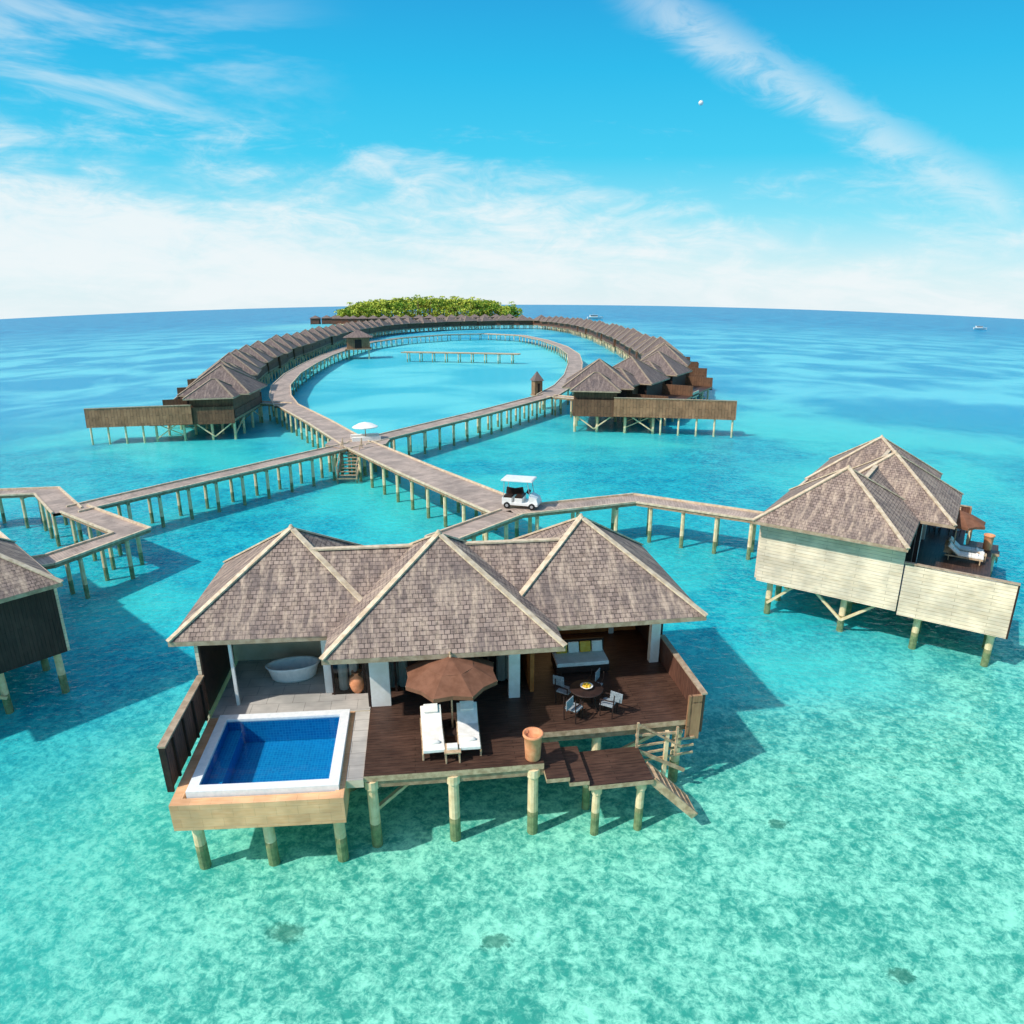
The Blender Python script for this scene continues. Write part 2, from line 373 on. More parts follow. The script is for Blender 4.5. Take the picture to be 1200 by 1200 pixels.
# ---------------------------------------------------------------- furniture meshes
def mesh_lounger():
    b=MB()
    for x in (-0.33,0.33):
        b.beam((x,0,0.28),(x,1.95,0.28),0.05,0.08,'deckedge')
        for y in (0.15,1.75): b.beam((x,y,0),(x,y,0.28),0.06,0.06,'deckedge')
    for i in range(9): b.box(-0.33,0.33,0.04+i*0.15,0.14+i*0.15,0.315,0.335,'deckedge')
    b.box(-0.32,0.32,0.0,0.62,0.34,0.44,'cushion'); b.box(-0.32,0.32,0.63,1.25,0.34,0.44,'cushion')
    def slab(y0,z0,y1,z1,t,w,mt):
        d=V((0,y1-y0,z1-z0)).normalized(); n=V((0,-d.z,d.y))*t
        A=[V((-w,y0,z0)),V((w,y0,z0)),V((w,y1,z1)),V((-w,y1,z1))]; B=[a+n for a in A]
        b.poly(B,mt); b.poly(A[::-1],mt)
        for i in range(4): j=(i+1)%4; b.poly([A[i],A[j],B[j],B[i]],mt)
    slab(1.26,0.34,1.86,0.78,0.1,0.32,'cushion'); slab(1.6,0.7,1.82,0.87,0.08,0.22,'cushion')
    slab(1.28,0.3,1.9,0.76,0.03,0.33,'deckedge')
    b.beam((0,1.8,0.7),(0,1.85,0.28),0.4,0.04,'deckedge')
    b.lathe((0,0.35,0.49),[(0.001,-0.08),(0.1,-0.06),(0.12,0),(0.08,0.05),(0.001,0.06)],'cushion',12,1.8,0.8)
    return b.mesh('lounger',True)
def mesh_umbrella():
    b=MB(); n=8; r=1.5; z0=2.05; zt=2.65
    pts=[(r*math.cos(math.pi*(2*i+1)/n),r*math.sin(math.pi*(2*i+1)/n)) for i in range(n)]
    for i in range(n):
        p,q=pts[i],pts[(i+1)%n]
        mid=((p[0]+q[0])/2*0.95,(p[1]+q[1])/2*0.95)
        m1=(p[0]*0.5,p[1]*0.5,z0+0.36);m2=(q[0]*0.5,q[1]*0.5,z0+0.36)
        b.poly([(p[0],p[1],z0),(mid[0],mid[1],z0+0.03),((m1[0]+m2[0])/2,(m1[1]+m2[1])/2,z0+0.34),m1],'umbrella')
        b.poly([(mid[0],mid[1],z0+0.03),(q[0],q[1],z0),m2,((m1[0]+m2[0])/2,(m1[1]+m2[1])/2,z0+0.34)],'umbrella')
        b.poly([m1,((m1[0]+m2[0])/2,(m1[1]+m2[1])/2,z0+0.34),m2,(0,0,zt)],'umbrella')
        b.poly([(p[0],p[1],z0),(mid[0],mid[1],z0+0.03),(mid[0],mid[1],z0-0.1),(p[0],p[1],z0-0.13)],'umbrella')
        b.poly([(mid[0],mid[1],z0+0.03),(q[0],q[1],z0),(q[0],q[1],z0-0.13),(mid[0],mid[1],z0-0.1)],'umbrella')
        b.beam((0,0,zt-0.06),(p[0],p[1],z0-0.02),0.02,0.03,'deckedge')
        b.beam((0,0,1.6),(p[0]*0.5,p[1]*0.5,z0+0.3),0.02,0.02,'deckedge')
    b.cyl((0,0,0),(0,0,zt+0.12),0.03,0.025,'deckedge',10)
    b.lathe((0,0,0),[(0.001,0.1),(0.28,0.08),(0.32,0.0)],'dark',16)
    b.lathe((0,0,zt+0.1),[(0.03,0),(0.05,0.05),(0.001,0.1)],'deckedge',8)
    return b.mesh('umbrella',True)
def mesh_pot():
    b=MB(); b.lathe((0,0,0),[(0.001,0),(0.2,0.0),(0.23,0.05),(0.25,0.45),(0.27,0.8),(0.31,0.84),(0.31,0.92),(0.25,0.92),(0.23,0.8),(0.001,0.78)],'terracotta',24); return b.mesh('pot',True)
def mesh_urn():
    b=MB(); b.lathe((0,0,0),[(0.001,0),(0.16,0.0),(0.24,0.15),(0.3,0.38),(0.26,0.58),(0.15,0.7),(0.14,0.76),(0.19,0.8),(0.15,0.8),(0.1,0.7),(0.001,0.6)],'terracotta',24); return b.mesh('urn',True)
def mesh_table():
    b=MB(); b.lathe((0,0,0.72),[(0.001,0),(0.55,0),(0.57,0.02),(0.55,0.05),(0.001,0.05)],'dark',28)
    for a in range(4):
        t=math.pi/4+a*math.pi/2; b.beam((0.42*math.cos(t),0.42*math.sin(t),0),(0.3*math.cos(t),0.3*math.sin(t),0.72),0.05,0.05,'dark')
    return b.mesh('table',True)
def mesh_bowl():
    b=MB(); b.lathe((0,0,0),[(0.001,0),(0.1,0),(0.2,0.08),(0.22,0.1),(0.19,0.09),(0.001,0.04)],'white',20)
    for i in range(7):
        a=i*1.05; r=0.1 if i<6 else 0; c=(r*math.cos(a),r*math.sin(a),0.1 if i<6 else 0.15)
        b.lathe(c,[(0.001,-0.055),(0.04,-0.04),(0.055,0),(0.04,0.04),(0.001,0.055)],'fruit',10)
    return b.mesh('bowl',True)
def mesh_chair():
    b=MB()
    for x in (-0.22,0.22):
        b.beam((x,-0.2,0),(x,-0.2,0.62),0.035,0.035,'dark'); b.beam((x,0.22,0),(x,0.27,0.9),0.035,0.035,'dark')
        b.beam((x,-0.22,0.63),(x,0.25,0.65),0.045,0.03,'dark')
    b.box(-0.23,0.23,-0.23,0.22,0.42,0.47,'seat')
    b.beam((0,0.245,0.55),(0,0.27,0.9),0.42,0.03,'seat')
    return b.mesh('chair',True)
def mesh_sidetable():
    b=MB(); b.box(-0.25,0.25,-0.25,0.25,0.36,0.41,'deckedge')
    for x in (-0.2,0.2):
        for y in (-0.2,0.2): b.beam((x,y,0),(x,y,0.36),0.05,0.05,'deckedge')
    b.box(-0.16,0.16,-0.12,0.12,0.412,0.5,'cushion')
    return b.mesh('sidetable',True)
def mesh_tub():
    b=MB(); b.lathe((0,0,0),[(0.001,0.0),(0.36,0.0),(0.42,0.1),(0.48,0.5),(0.52,0.6),(0.5,0.62),(0.45,0.58),(0.4,0.2),(0.001,0.15)],'coping',28,1.9,1.0); return b.mesh('tub',True)
def mesh_daybed():
    b=MB(); b.box(-1.0,1.0,-0.5,0.5,0.1,0.35,'dark'); 
    for x in (-0.9,0.9):
        for y in (-0.4,0.4): b.box(x-.05,x+.05,y-.05,y+.05,0,0.1,'dark')
    b.box(-0.97,0.97,-0.48,0.45,0.352,0.5,'cushion'); b.box(-1.0,1.0,0.46,0.56,0.1,0.95,'dark')
    for x,mt in ((-0.65,'gold'),(-0.2,'cushion'),(0.25,'gold'),(0.7,'cushion')):
        b.beam((x,0.28,0.52),(x,0.42,0.9),0.4,0.14,mt)
    return b.mesh('daybed',True)
FM=dict(lounger=mesh_lounger(),umb=mesh_umbrella(),pot=mesh_pot(),urn=mesh_urn(),table=mesh_table(),bowl=mesh_bowl(),chair=mesh_chair(),side=mesh_sidetable(),tub=mesh_tub(),day=mesh_daybed())
def furn(k,name,v,x,y,z,r=0,bevel=0.008):
    place(FM[k],name,L2W(v[0],v[1],(x,y,z)),v[1]+r,bevel=bevel)
for v in (VM,VR):
    furn('lounger','sun_lounger',v,2.08,0.45,2.0,0.03,0.02); furn('lounger','sun_lounger',v,3.14,0.48,2.0,-0.02,0.02)
    furn('umb','patio_umbrella',v,2.7,2.05,2.0,0,0)
    furn('side','side_table',v,2.62,0.55,2.0)
    furn('pot','terracotta_planter',v,5.0,0.28,2.0,0,0); furn('urn','terracotta_urn',v,-0.5,4.75,2.01,0,0)
    furn('table','dining_table',v,7.2,2.75,2.0); furn('bowl','fruit_bowl',v,7.2,2.75,2.77,0,0)
    for a in (0.6,2.2,3.9,5.4): furn('chair','dining_chair',v,7.2+0.8*math.sin(a),2.75+0.8*math.cos(a),2.0,-a)
    furn('tub','bathtub',v,-2.9,5.9,2.012,0.15,0); furn('day','daybed',v,7.6,5.4,2.0,0,0.02)

# ---------------------------------------------------------------- boardwalks
def walkway(name,pts,w=2.2,z=2.0,step=2.6,closed=False,rail=0.12):
    b=MB(); pts=[V((p[0],p[1],0)) for p in pts]
    n=len(pts); N=[]
    for i in range(n):
        if closed: d=(pts[(i+1)%n]-pts[i-1])
        else: d=(pts[min(i+1,n-1)]-pts[max(i-1,0)])
        d.normalize()
        a=(pts[i]-pts[i-1]).normalized() if (i>0 or closed) else d
        k=max(0.6,abs(a.dot(d)))
        N.append(V((-d.y,d.x,0))*(w/2/k))
    s=0
    segs=n if closed else n-1
    for i in range(segs):
        j=(i+1)%n; p,q=pts[i],pts[j]; L=(q-p).length; Z=V((0,0,z)); T=V((0,0,z-0.2))
        A,B,Cc,D=p+N[i],q+N[j],q-N[j],p-N[i]
        b.poly([D+Z,Cc+Z,B+Z,A+Z],'jetty',[(0,s),(0,s+L),(w,s+L),(w,s)])
        b.poly([A+T,B+T,Cc+T,D+T],'jettyedge')
        for a_,b_ in ((A,B),(Cc,D)):
            b.poly([a_+T,a_+Z,b_+Z,b_+T],'jettyedge')
            b.beam(a_*1+V((0,0,z+rail/2+.002)),b_+V((0,0,z+rail/2+.002)),0.14,rail,'ridge')
        s+=L
        m=max(1,int(round(L/step)))
        for k in range(m):
            t=(k+0.5)/m; c=p.lerp(q,t); nn=N[i].lerp(N[j],t)*0.82
            for sg in (1,-1):
                x=c+nn*sg
                b.cyl((x.x,x.y,0.15),(x.x,x.y,z-0.2),0.14,0.13,'pile',7,False)
                b.cyl((x.x,x.y,SB-0.2),(x.x,x.y,0.15),0.14,0.14,'pilewet',7,False)
            x0=c+nn*1.15;x1=c-nn*1.15
            b.beam((x0.x,x0.y,z-0.29),(x1.x,x1.y,z-0.29),0.14,0.16,'jettyedge')
    return place(b.mesh(name),name)
walkway('boardwalk',[(-15.1,65.5),(-7.5,54),(0,43.2)],3.2,2.0)
walkway('boardwalk',[(0,42.8),(8.5,45.9),(16.6,41.2)],1.9,1.99)
walkway('boardwalk',[(0,42.6),(-4,37.5),(-3.5,27)],1.8,1.985)
walkway('boardwalk',[(-15.1,65.2),(-22,55),(-30.4,43.3)],2.1,1.98)
walkway('boardwalk',[(-30.6,43.0),(-35.8,48.3),(-41.5,47.6),(-48,42)],1.9,1.975)
walkway('boardwalk',[(-30.4,43.5),(-23.4,38.7),(-25.6,33.6),(-30,31)],1.9,1.97)
walkway('boardwalk',[(-15.1,65.5),(-22.5,79),(-30.7,93)],2.8,1.978)
walkway('boardwalk',[(-15.1,65.5),(-4,84),(5.6,102)],2.4,1.972)
ring=[(-30.7,92.6),(-35,103),(-39.5,117),(-44,138),(-47.5,162),(-50.5,190),(-52,220),(-51.5,255),(-45,285),(-30,310),(-12,320),(4,302),(12,262),(16,222),(16.5,188),(14.5,160),(11.5,132),(8.5,114),(5.2,101.8)]
walkway('boardwalk',ring,3.2,1.96,5.5)
walkway('boardwalk',[(-31,198),(2,188)],2.0,2.0,4)
def junction():
    b=MB(); n=8; c=(-15.1,66.3); r=3.2
    P=[(c[0]+r*math.cos(2*math.pi*(i+.5)/n),c[1]+r*math.sin(2*math.pi*(i+.5)/n)) for i in range(n)]
    b.poly([(x,y,2.03) for x,y in P],'jetty')
    for i in range(n):
        p,q=P[i],P[(i+1)%n]; b.poly([(p[0],p[1],1.75),(q[0],q[1],1.75),(q[0],q[1],2.03),(p[0],p[1],2.03)],'jettyedge'); pile(b,c[0]+(p[0]-c[0])*.9,c[1]+(p[1]-c[1])*.9,1.78)
    for x in (-15.9,-14.1):
        b.beam((x,63.4,1.95),(x,60.4,-0.4),0.12,0.3,'fascia'); b.beam((x,63.4,2.9),(x,60.6,0.9),0.08,0.08,'fascia')
        b.beam((x,63.4,1.95),(x,63.4,2.95),0.08,0.08,'fascia'); b.beam((x,60.6,-0.9),(x,60.6,0.95),0.12,0.12,'fascia')
    for i in range(9):
        t=(i+.5)/9; b.box(-15.9,-14.1,63.3-3*t-.15,63.3-3*t+.15,1.9-2.3*t,1.95-2.3*t,'fascia')
    return place(b.mesh('j'),'jetty_platform')
junction()
def mesh_parasol():
    b=MB(); b.lathe((0,0,0),[(1.3,1.5),(0.7,1.85),(0.001,2.05)],'cushion',10); b.lathe((0,0,-0.02),[(0.001,2.0),(0.7,1.8),(1.3,1.45)],'cushion',10)
    b.cyl((0,0,0),(0,0,2.0),0.05,0.04,'deckedge',8); b.lathe((0,0,0),[(0.4,0),(0.35,0.12),(0.001,0.14)],'pile',10)
    b.box(-1.4,1.4,0.6,1.0,0.0,0.45,'cushion'); b.box(-1.4,1.4,-1.0,-0.6,0.0,0.45,'cushion')
    return b.mesh('p',True)
place(mesh_parasol(),'parasol',(-14.6,67.6,2.03),0.3,scale=(1,1,.85))
def mesh_cart():
    b=MB()
    b.box(-0.6,0.6,-1.2,1.2,0.25,0.42,'cartwhite')
    A=[(-0.58,-1.22,0.422),(0.58,-1.22,0.422),(0.58,-0.6,0.422),(-0.58,-0.6,0.422)]; B=[(-0.5,-1.1,0.72),(0.5,-1.1,0.72),(0.54,-0.62,0.95),(-0.54,-0.62,0.95)]
    b.poly(B,'cartwhite')
    for i in range(4): j=(i+1)%4; b.poly([A[i],A[j],B[j],B[i]],'cartwhite')
    b.box(-0.56,0.56,-0.15,0.35,0.422,0.72,'cartwhite'); b.box(-0.54,0.54,-0.15,0.33,0.722,0.84,'dark'); b.beam((0,0.36,0.84),(0,0.45,1.25),1.05,0.1,'dark')
    b.box(-0.56,0.56,0.55,1.2,0.422,0.72,'cartwhite'); b.box(-0.54,0.54,0.57,1.1,0.722,0.84,'dark'); b.beam((0,0.55,0.84),(0,0.5,1.25),1.05,0.1,'dark')
    for x in (-0.55,0.55):
        b.beam((x,-0.68,0.9),(x,-0.5,1.85),0.04,0.04,'steel'); b.beam((x,1.1,0.7),(x,1.05,1.85),0.04,0.04,'steel')
        for y in (-0.82,0.85):
            b.cyl((x-0.09,y,0.22),(x+0.09,y,0.22),0.22,0.22,'rubber',16); b.cyl((x-0.1,y,0.22),(x+0.1,y,0.22),0.1,0.1,'steel',10)
    b.box(-0.66,0.66,-0.85,1.25,1.85,1.93,'cartwhite'); b.box(-0.6,0.6,-0.8,1.2,1.932,1.97,'cartwhite')
    b.cyl((0.25,-0.5,0.95),(0.25,-0.3,1.05),0.16,0.16,'dark',14); b.beam((0.25,-0.62,0.8),(0.25,-0.4,1.0),0.04,0.04,'dark')
    b.beam((-0.5,-0.66,1.35),(0.5,-0.66,1.35),0.02,0.02,'steel')
    return b.mesh('c',True)
place(mesh_cart(),'golf_cart',(0.65,43.9,2.0),math.radians(75),bevel=0.03,scale=(1.05,1.0,1.0))

# ---------------------------------------------------------------- distant villas
def far_mesh():
    b=MB()
    def pyr(x0,x1,y0,y1,z0):
        hw=min(x1-x0,y1-y0)/2;z1=z0+0.72*hw;cx=(x0+x1)/2;cy=(y0+y1)/2
        A=(x0,y0,z0);B=(x1,y0,z0);Cc=(x1,y1,z0);D=(x0,y1,z0)
        if (x1-x0)>(y1-y0):
            T0=(x0+hw,cy,z1);T1=(x1-hw,cy,z1)
            F=[[A,B,T1,T0],[B,Cc,T1],[Cc,D,T0,T1],[D,A,T0]]; H=[(A,T0),(B,T1),(Cc,T1),(D,T0),(T0,T1)]
        else:
            T0=(cx,y0+hw,z1);T1=(cx,y1-hw,z1)
            F=[[A,B,T0],[B,Cc,T1,T0],[Cc,D,T1],[D,A,T0,T1]]; H=[(A,T0),(B,T0),(Cc,T1),(D,T1),(T0,T1)]
        for f in F: b.roofpoly(f,'roof_far')
        for p,q in H:
            if (V(p)-V(q)).length>0.1: b.beam(V(p)+V((0,0,.03)),V(q)+V((0,0,.03)),0.24,0.08,'ridge_far')
        b.poly([(x0,y0,z0-.01),(x0,y1,z0-.01),(x1,y1,z0-.01),(x1,y0,z0-.01)],'soffit')
        for p,q in ((A,B),(B,Cc),(Cc,D),(D,A)): b.poly([V(p)-V((0,0,.15)),V(q)-V((0,0,.15)),q,p],'fascia')
    pyr(-4.7,4.7,-4.5,4.6,4.7); pyr(2.0,7.6,-2.8,3.4,4.62); pyr(-7.6,-2.0,-2.8,3.4,4.64)
    b.box(-6.6,6.6,-2.4,3.0,1.5,4.5,'farwall'); b.box(-4.0,4.0,-3.6,-2.402,2.0,4.5,'dark'); b.box(-7.0,7.0,-7.5,3.2,1.7,1.99,'jettyedge','deck')
    b.box(-6.6,6.6,3.003,3.1,2.0,3.0,'brown')
    for x in (-6.3,-2.2,2.2,6.3):
        for y in (-7,-3.5,0,2.8): b.cyl((x,y,SB-.2),(x,y,1.7),0.17,0.17,'pile',6,False)
        b.beam((x,-7,1.6),(x,-3.5,0),.1,.1,'pile')
    b.beam((-6.3,2.95,0.1),(-2.2,2.95,1.6),.12,.12,'pile'); b.beam((2.2,2.95,1.6),(6.3,2.95,0.1),.12,.12,'pile')
    for x in (-6.7,6.7):
        b.beam((x,-2,1.6),(x,0.4,-.2),.14,.14,'pile'); b.beam((x,0.4,-.2),(x,2.9,1.6),.14,.14,'pile'); b.beam((x,-6.8,-.2),(x,-4,1.6),.14,.14,'pile')
    for sx in (-1,1):
        x=6.95*sx; b.box(min(x,x+.1*sx),max(x,x+.1*sx),-7.5,3.1,1.4,3.5,'farwall')
    b.box(-7.0,-2.5,-7.5,-7.4,1.5,2.4,'cream')
    return b.mesh('distant_villa')
FV=far_mesh()
def chain(pts,spacing,out_sign,jit=0.4):
    pts=[V((p[0],p[1],0)) for p in pts]
    acc=0; nxt=0
    for i in range(len(pts)-1):
        p,q=pts[i],pts[i+1]; L=(q-p).length; d=(q-p)/L
        while nxt<=acc+L:
            c=p+d*(nxt-acc)
            o=V((-d.y,d.x,0))*out_sign
            rz=math.atan2(o.x,-o.y)
            place(FV,'overwater_villa',(c.x+R.uniform(-jit,jit),c.y,R.uniform(-.05,.05)),rz+R.uniform(-.03,.03),scale=(1,1,R.uniform(.97,1.05)))
            nxt+=spacing
        acc+=L
chain([(-42,99),(-48,118),(-54,142),(-60,178),(-64.5,217),(-69,262),(-71,311),(-70,360),(-60,405),(-40,440),(-12,462),(14,468)],13.5,1)
chain([(17.5,100),(24.5,114),(29,130),(33,156),(35.5,196),(37,240),(38,290),(37,340),(34,390),(26,440),(16,466)],14.0,-1)
def end_villa(loc,rz,L,sgn):
    e=empty('overwater_villa',(loc[0],loc[1],0),rz)
    place(FV,'house',parent=e)
    b=MB()
    x=7.2*sgn
    x0,x1=min(x,x+.12),max(x,x+.12)
    b.box(x0,x1,-7.5-L,-2.0,1.5,3.8,'brownscreen'); b.box(x0-.05,x1+.05,-7.5-L,-2.0,3.802,3.9,'fascia')
    y=-7.5-L+.3
    while y<-7: b.cyl((x-sgn*.3,y,SB-.2),(x-sgn*.3,y,2.0),.13,.13,'pile',7,False); y+=2.2
    b.box(min(x-sgn*3.5,x-sgn*.1),max(x-sgn*3.5,x-sgn*.1),-7.5-L,-7.6,1.7,1.95,'jettyedge','deck')
    place(b.mesh('screen'),'privacy_screen',parent=e)
end_villa((-37.6,88.5),math.radians(-84),7.8,1)
end_villa((11.6,92.5),math.radians(82),9.5,-1)
walkway('boardwalk',[(-31,94),(-36,96)],2.0,1.95); walkway('boardwalk',[(5.6,101),(10,98)],2.0,1.95)
def mesh_hut():
    b=MB(); b.box(-2,2,-2,2,2.0,4.6,'brownscreen'); b.box(-0.6,0.6,-2.06,-2.003,2.0,4.1,'dark')
    A=(-2.6,-2.6,4.6);B=(2.6,-2.6,4.6);Cc=(2.6,2.6,4.6);D=(-2.6,2.6,4.6);T=(0,0,6.4)
    for p,q in ((A,B),(B,Cc),(Cc,D),(D,A)): b.roofpoly([p,q,T],'roof_far')
    b.box(-2.3,2.3,-2.3,2.3,1.7,1.97,'jettyedge')
    for x in (-1.8,1.8):
        for y in (-1.8,1.8): b.cyl((x,y,SB),(x,y,1.7),.13,.13,'pile',6,False)
    return b.mesh('hut')
hm=mesh_hut()
place(hm,'service_hut',(-46.5,212,0),0.2,scale=(1.7,1.7,1.25)); place(hm,'service_hut',(3.8,106,0),0.4,scale=(.32,.32,.8))

# ---------------------------------------------------------------- island
def island():
    b=MB(); n=64; cx,cy=-75,640
    rings=[(1.12,-1.4),(1.03,0.1),(0.9,1.1),(0.001,1.6)]
    def pt(k,i):
        a=2*math.pi*i/n; w=1+0.07*math.sin(3*a+1)+0.05*math.sin(7*a)
        s,z=rings[k]; return (cx+84*s*w*math.cos(a),cy+62*s*w*math.sin(a),z)
    for k in range(3):
        for i in range(n): b.poly([pt(k,i),pt(k,(i+1)%n),pt(k+1,(i+1)%n),pt(k+1,i)],'sand',smooth=True)
    place(b.mesh('island',True),'sand_island')
    b=MB()
    def leafclump(c,r,n):
        for _ in range(n):
            th=R.uniform(0,2*math.pi); ph=math.acos(R.uniform(-0.7,1)); rr=r*R.uniform(0.6,1.0)
            p=V(c)+V((rr*math.sin(ph)*math.cos(th),rr*math.sin(ph)*math.sin(th),rr*0.75*math.cos(ph)))
            s=R.uniform(0.6,1.3); a=V((R.gauss(0,1),R.gauss(0,1),R.gauss(0,.5))).normalized()*s
            q=a.cross(V((R.gauss(0,1),R.gauss(0,1),R.gauss(0,1)))).normalized()*s*0.7
            b.poly([p-a,p+q,p+a,p-q],'leaf')
    for _ in range(300):
        a=R.uniform(0,2*math.pi); s=math.sqrt(R.random())*0.94
        x=cx+84*s*math.cos(a); y=cy+62*s*math.sin(a)
        ex=abs(x-cx)/84; h=R.uniform(17,22)*(0.5+0.5*math.sqrt(max(0,1-ex*ex)))*(0.7+0.3*min(1,(1-s)*3))
        b.cyl((x,y,0.8),(x+R.uniform(-1,1),y,h*0.8),0.35,0.2,'trunk',5,False)
        r=R.uniform(4.5,7)
        for k in range(4): leafclump((x+R.uniform(-3,3),y+R.uniform(-3,3),h*0.78+R.uniform(-1,2.2)),r*R.uniform(.5,.8),26)
    for i in range(90):
        a=math.pi+math.pi*i/90+R.uniform(-.03,.03); s=R.uniform(0.84,0.98)
        x=cx+84*s*math.cos(a); y=cy+62*s*math.sin(a)
        for zz in (3,6.5,9.5): leafclump((x+R.uniform(-2,2),y+R.uniform(-1,3),zz*R.uniform(.8,1.1)),R.uniform(2.6,4.2),30)
    for _ in range(80):
        a=R.uniform(0,2*math.pi); s=math.sqrt(R.random())*0.95
        x=cx+84*s*math.cos(a); y=cy+62*s*math.sin(a); h=R.uniform(16,22.5)*(1-0.35*(abs(x-cx)/84)**2); lx=R.uniform(-1.5,1.5)
        b.cyl((x,y,0.8),(x+lx,y,h),0.3,0.18,'trunk',5,False)
        for k in range(12):
            t=2*math.pi*k/12+R.uniform(-.2,.2); L=R.uniform(3,4.2); up=R.uniform(0.2,1.3); d=V((math.cos(t),math.sin(t),0)); q=V((-d.y,d.x,0))*0.55
            p0=V((x+lx,y,h)); p1=p0+d*L*0.5+V((0,0,up)); p2=p0+d*L+V((0,0,up-1.8))
            b.poly([p0,p1-q,p1+q],'leaf'); b.poly([p1-q,p2,p1+q],'leaf')
    place(b.mesh('trees'),'island_trees')
    bm=MB()
    for i in range(20):
        x=-178+i*9.2+R.uniform(-1.5,1.5); q=max(0.0,1-((x-cx)/84)**2); y=cy-62*math.sqrt(q)-3
        A=(x-5,y-4,4.5);B=(x+5,y-4,4.5);Cc=(x+5,y+4,4.5);D=(x-5,y+4,4.5);T=(x,y,7.2)
        for p,q in ((A,B),(B,Cc),(Cc,D),(D,A)): bm.roofpoly([p,q,T],'roof_far')
        bm.box(x-4,x+4,y-3,y+3,-1.0,4.6,'brown')
    place(bm.mesh('bung'),'beach_bungalows')
island()
def mesh_boat():
    b=MB()
    secs=[(-6,1.3,0.0),(-3,1.7,0.0),(1,1.7,0.0),(4,1.2,0.1),(6.5,0.05,0.5)]
    for (x0,w0,k0),(x1,w1,k1) in zip(secs,secs[1:]):
        for s in (1,-1):
            f=[(x0,0,-0.4+k0),(x1,0,-0.4+k1),(x1,s*w1,1.4+k1),(x0,s*w0,1.4+k0)]
            b.poly(f if s<0 else f[::-1],'cartwhite')
        b.poly([(x0,-w0,1.4+k0),(x1,-w1,1.4+k1),(x1,w1,1.4+k1),(x0,w0,1.4+k0)],'cartwhite')
    b.poly([(-6,-1.3,1.4),(-6,1.3,1.4),(-6,0,-0.4)],'cartwhite')
    b.box(-4,2,-1.2,1.2,1.402,2.8,'cartwhite'); b.box(-3.8,1.8,-1.22,1.22,1.9,2.5,'dark'); b.box(-4.4,2.4,-1.4,1.4,2.802,2.95,'cartwhite')
    b.cyl((-1,0,2.95),(-1,0,4.6),.06,.04,'steel',6)
    return b.mesh('boat')
bt=mesh_boat()
place(bt,'motor_boat',(90,770,0.1),0.2,scale=(1.4,1.4,1.4)); place(bt,'motor_boat',(560,800,0.1),-0.1,scale=(1.3,1.3,1.3))

# ---------------------------------------------------------------- sea
def sheet(name,mat,z,size=30000):
    me=bpy.data.meshes.new(name); me.from_pydata([(-size,-size,z),(size,-size,z),(size,size,z),(-size,size,z)],[],[(0,1,2,3)])
    me.materials.append(mat); o=bpy.data.objects.new(name,me); scene.collection.objects.link(o); return o
m,nt,out=newmat('seabed_sand')
ge=nt.new("ShaderNodeNewGeometry"); pos=ge.outputs['Position']
sep=nt.new("ShaderNodeSeparateXYZ"); nt.put(sep.inputs[0],pos); X,Y=sep.outputs[0],sep.outputs[1]
dist=nt.m('SQRT',nt.m('ADD',nt.m('MULTIPLY',X,X),nt.m('MULTIPLY',Y,Y)))
nb=nt.noise(pos,0.035,4,0.55,0.5)
nm=nt.noise(pos,0.5,5,0.7,0.2)
nf=nt.noise(pos,3.4,4,0.75,0.4)
caustic_ridge=nt.m('ABSOLUTE',nt.m('SUBTRACT',nt.noise(pos,2.6,2,0.5,0.6),0.5))
caustic_lines=nt.ss(caustic_ridge,0.0,0.07,1.0,0.0)  # thin light caustic lines, painted into the seabed colour
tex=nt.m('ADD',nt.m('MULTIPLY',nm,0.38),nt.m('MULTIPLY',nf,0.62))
tex=nt.m('ADD',tex,nt.m('MULTIPLY',caustic_lines,0.04))
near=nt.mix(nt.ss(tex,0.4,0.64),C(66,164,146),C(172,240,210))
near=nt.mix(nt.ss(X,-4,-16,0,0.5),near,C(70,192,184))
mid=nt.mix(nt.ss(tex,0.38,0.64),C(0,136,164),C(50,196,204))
patch=nt.ss(nb,0.42,0.6)
mid=nt.mix(nt.m('MULTIPLY',patch,0.6),mid,C(88,222,210))
farc=nt.mix(nt.ss(nb,0.4,0.62),C(44,162,198),C(116,208,220))
deep=nt.mix(nt.ss(nb,0.4,0.62),C(14,134,180),C(44,164,200))
dd=nt.m('SUBTRACT',nt.m('ADD',dist,nt.m('MULTIPLY',nt.m('SUBTRACT',nb,0.5),30)),nt.m('MULTIPLY',nt.ss(X,8,26),12))
c=nt.mix(nt.ss(dd,18,31),near,mid)
c=nt.mix(nt.ss(dist,75,150),c,farc)
c=nt.mix(nt.ss(nt.m('ADD',dist,nt.m('MULTIPLY',nt.m('SUBTRACT',nb,0.5),900)),260,900),c,deep)
ex=nt.m('DIVIDE',nt.m('ADD',X,18.0),42.0); ey=nt.m('DIVIDE',nt.m('SUBTRACT',Y,200.0),125.0)
er=nt.m('ADD',nt.m('MULTIPLY',ex,ex),nt.m('MULTIPLY',ey,ey))
c=nt.mix(nt.ss(er,0.75,1.1,0.85,0),c,nt.mix(nt.ss(nb,.4,.6),C(80,198,214),C(124,220,226)))
ix=nt.m('DIVIDE',nt.m('ADD',X,60.0),170.0); iy=nt.m('DIVIDE',nt.m('SUBTRACT',Y,600.0),170.0)
ir=nt.m('ADD',nt.m('MULTIPLY',ix,ix),nt.m('MULTIPLY',iy,iy))
c=nt.mix(nt.ss(ir,0.4,1.1,0.8,0),c,C(120,206,212))
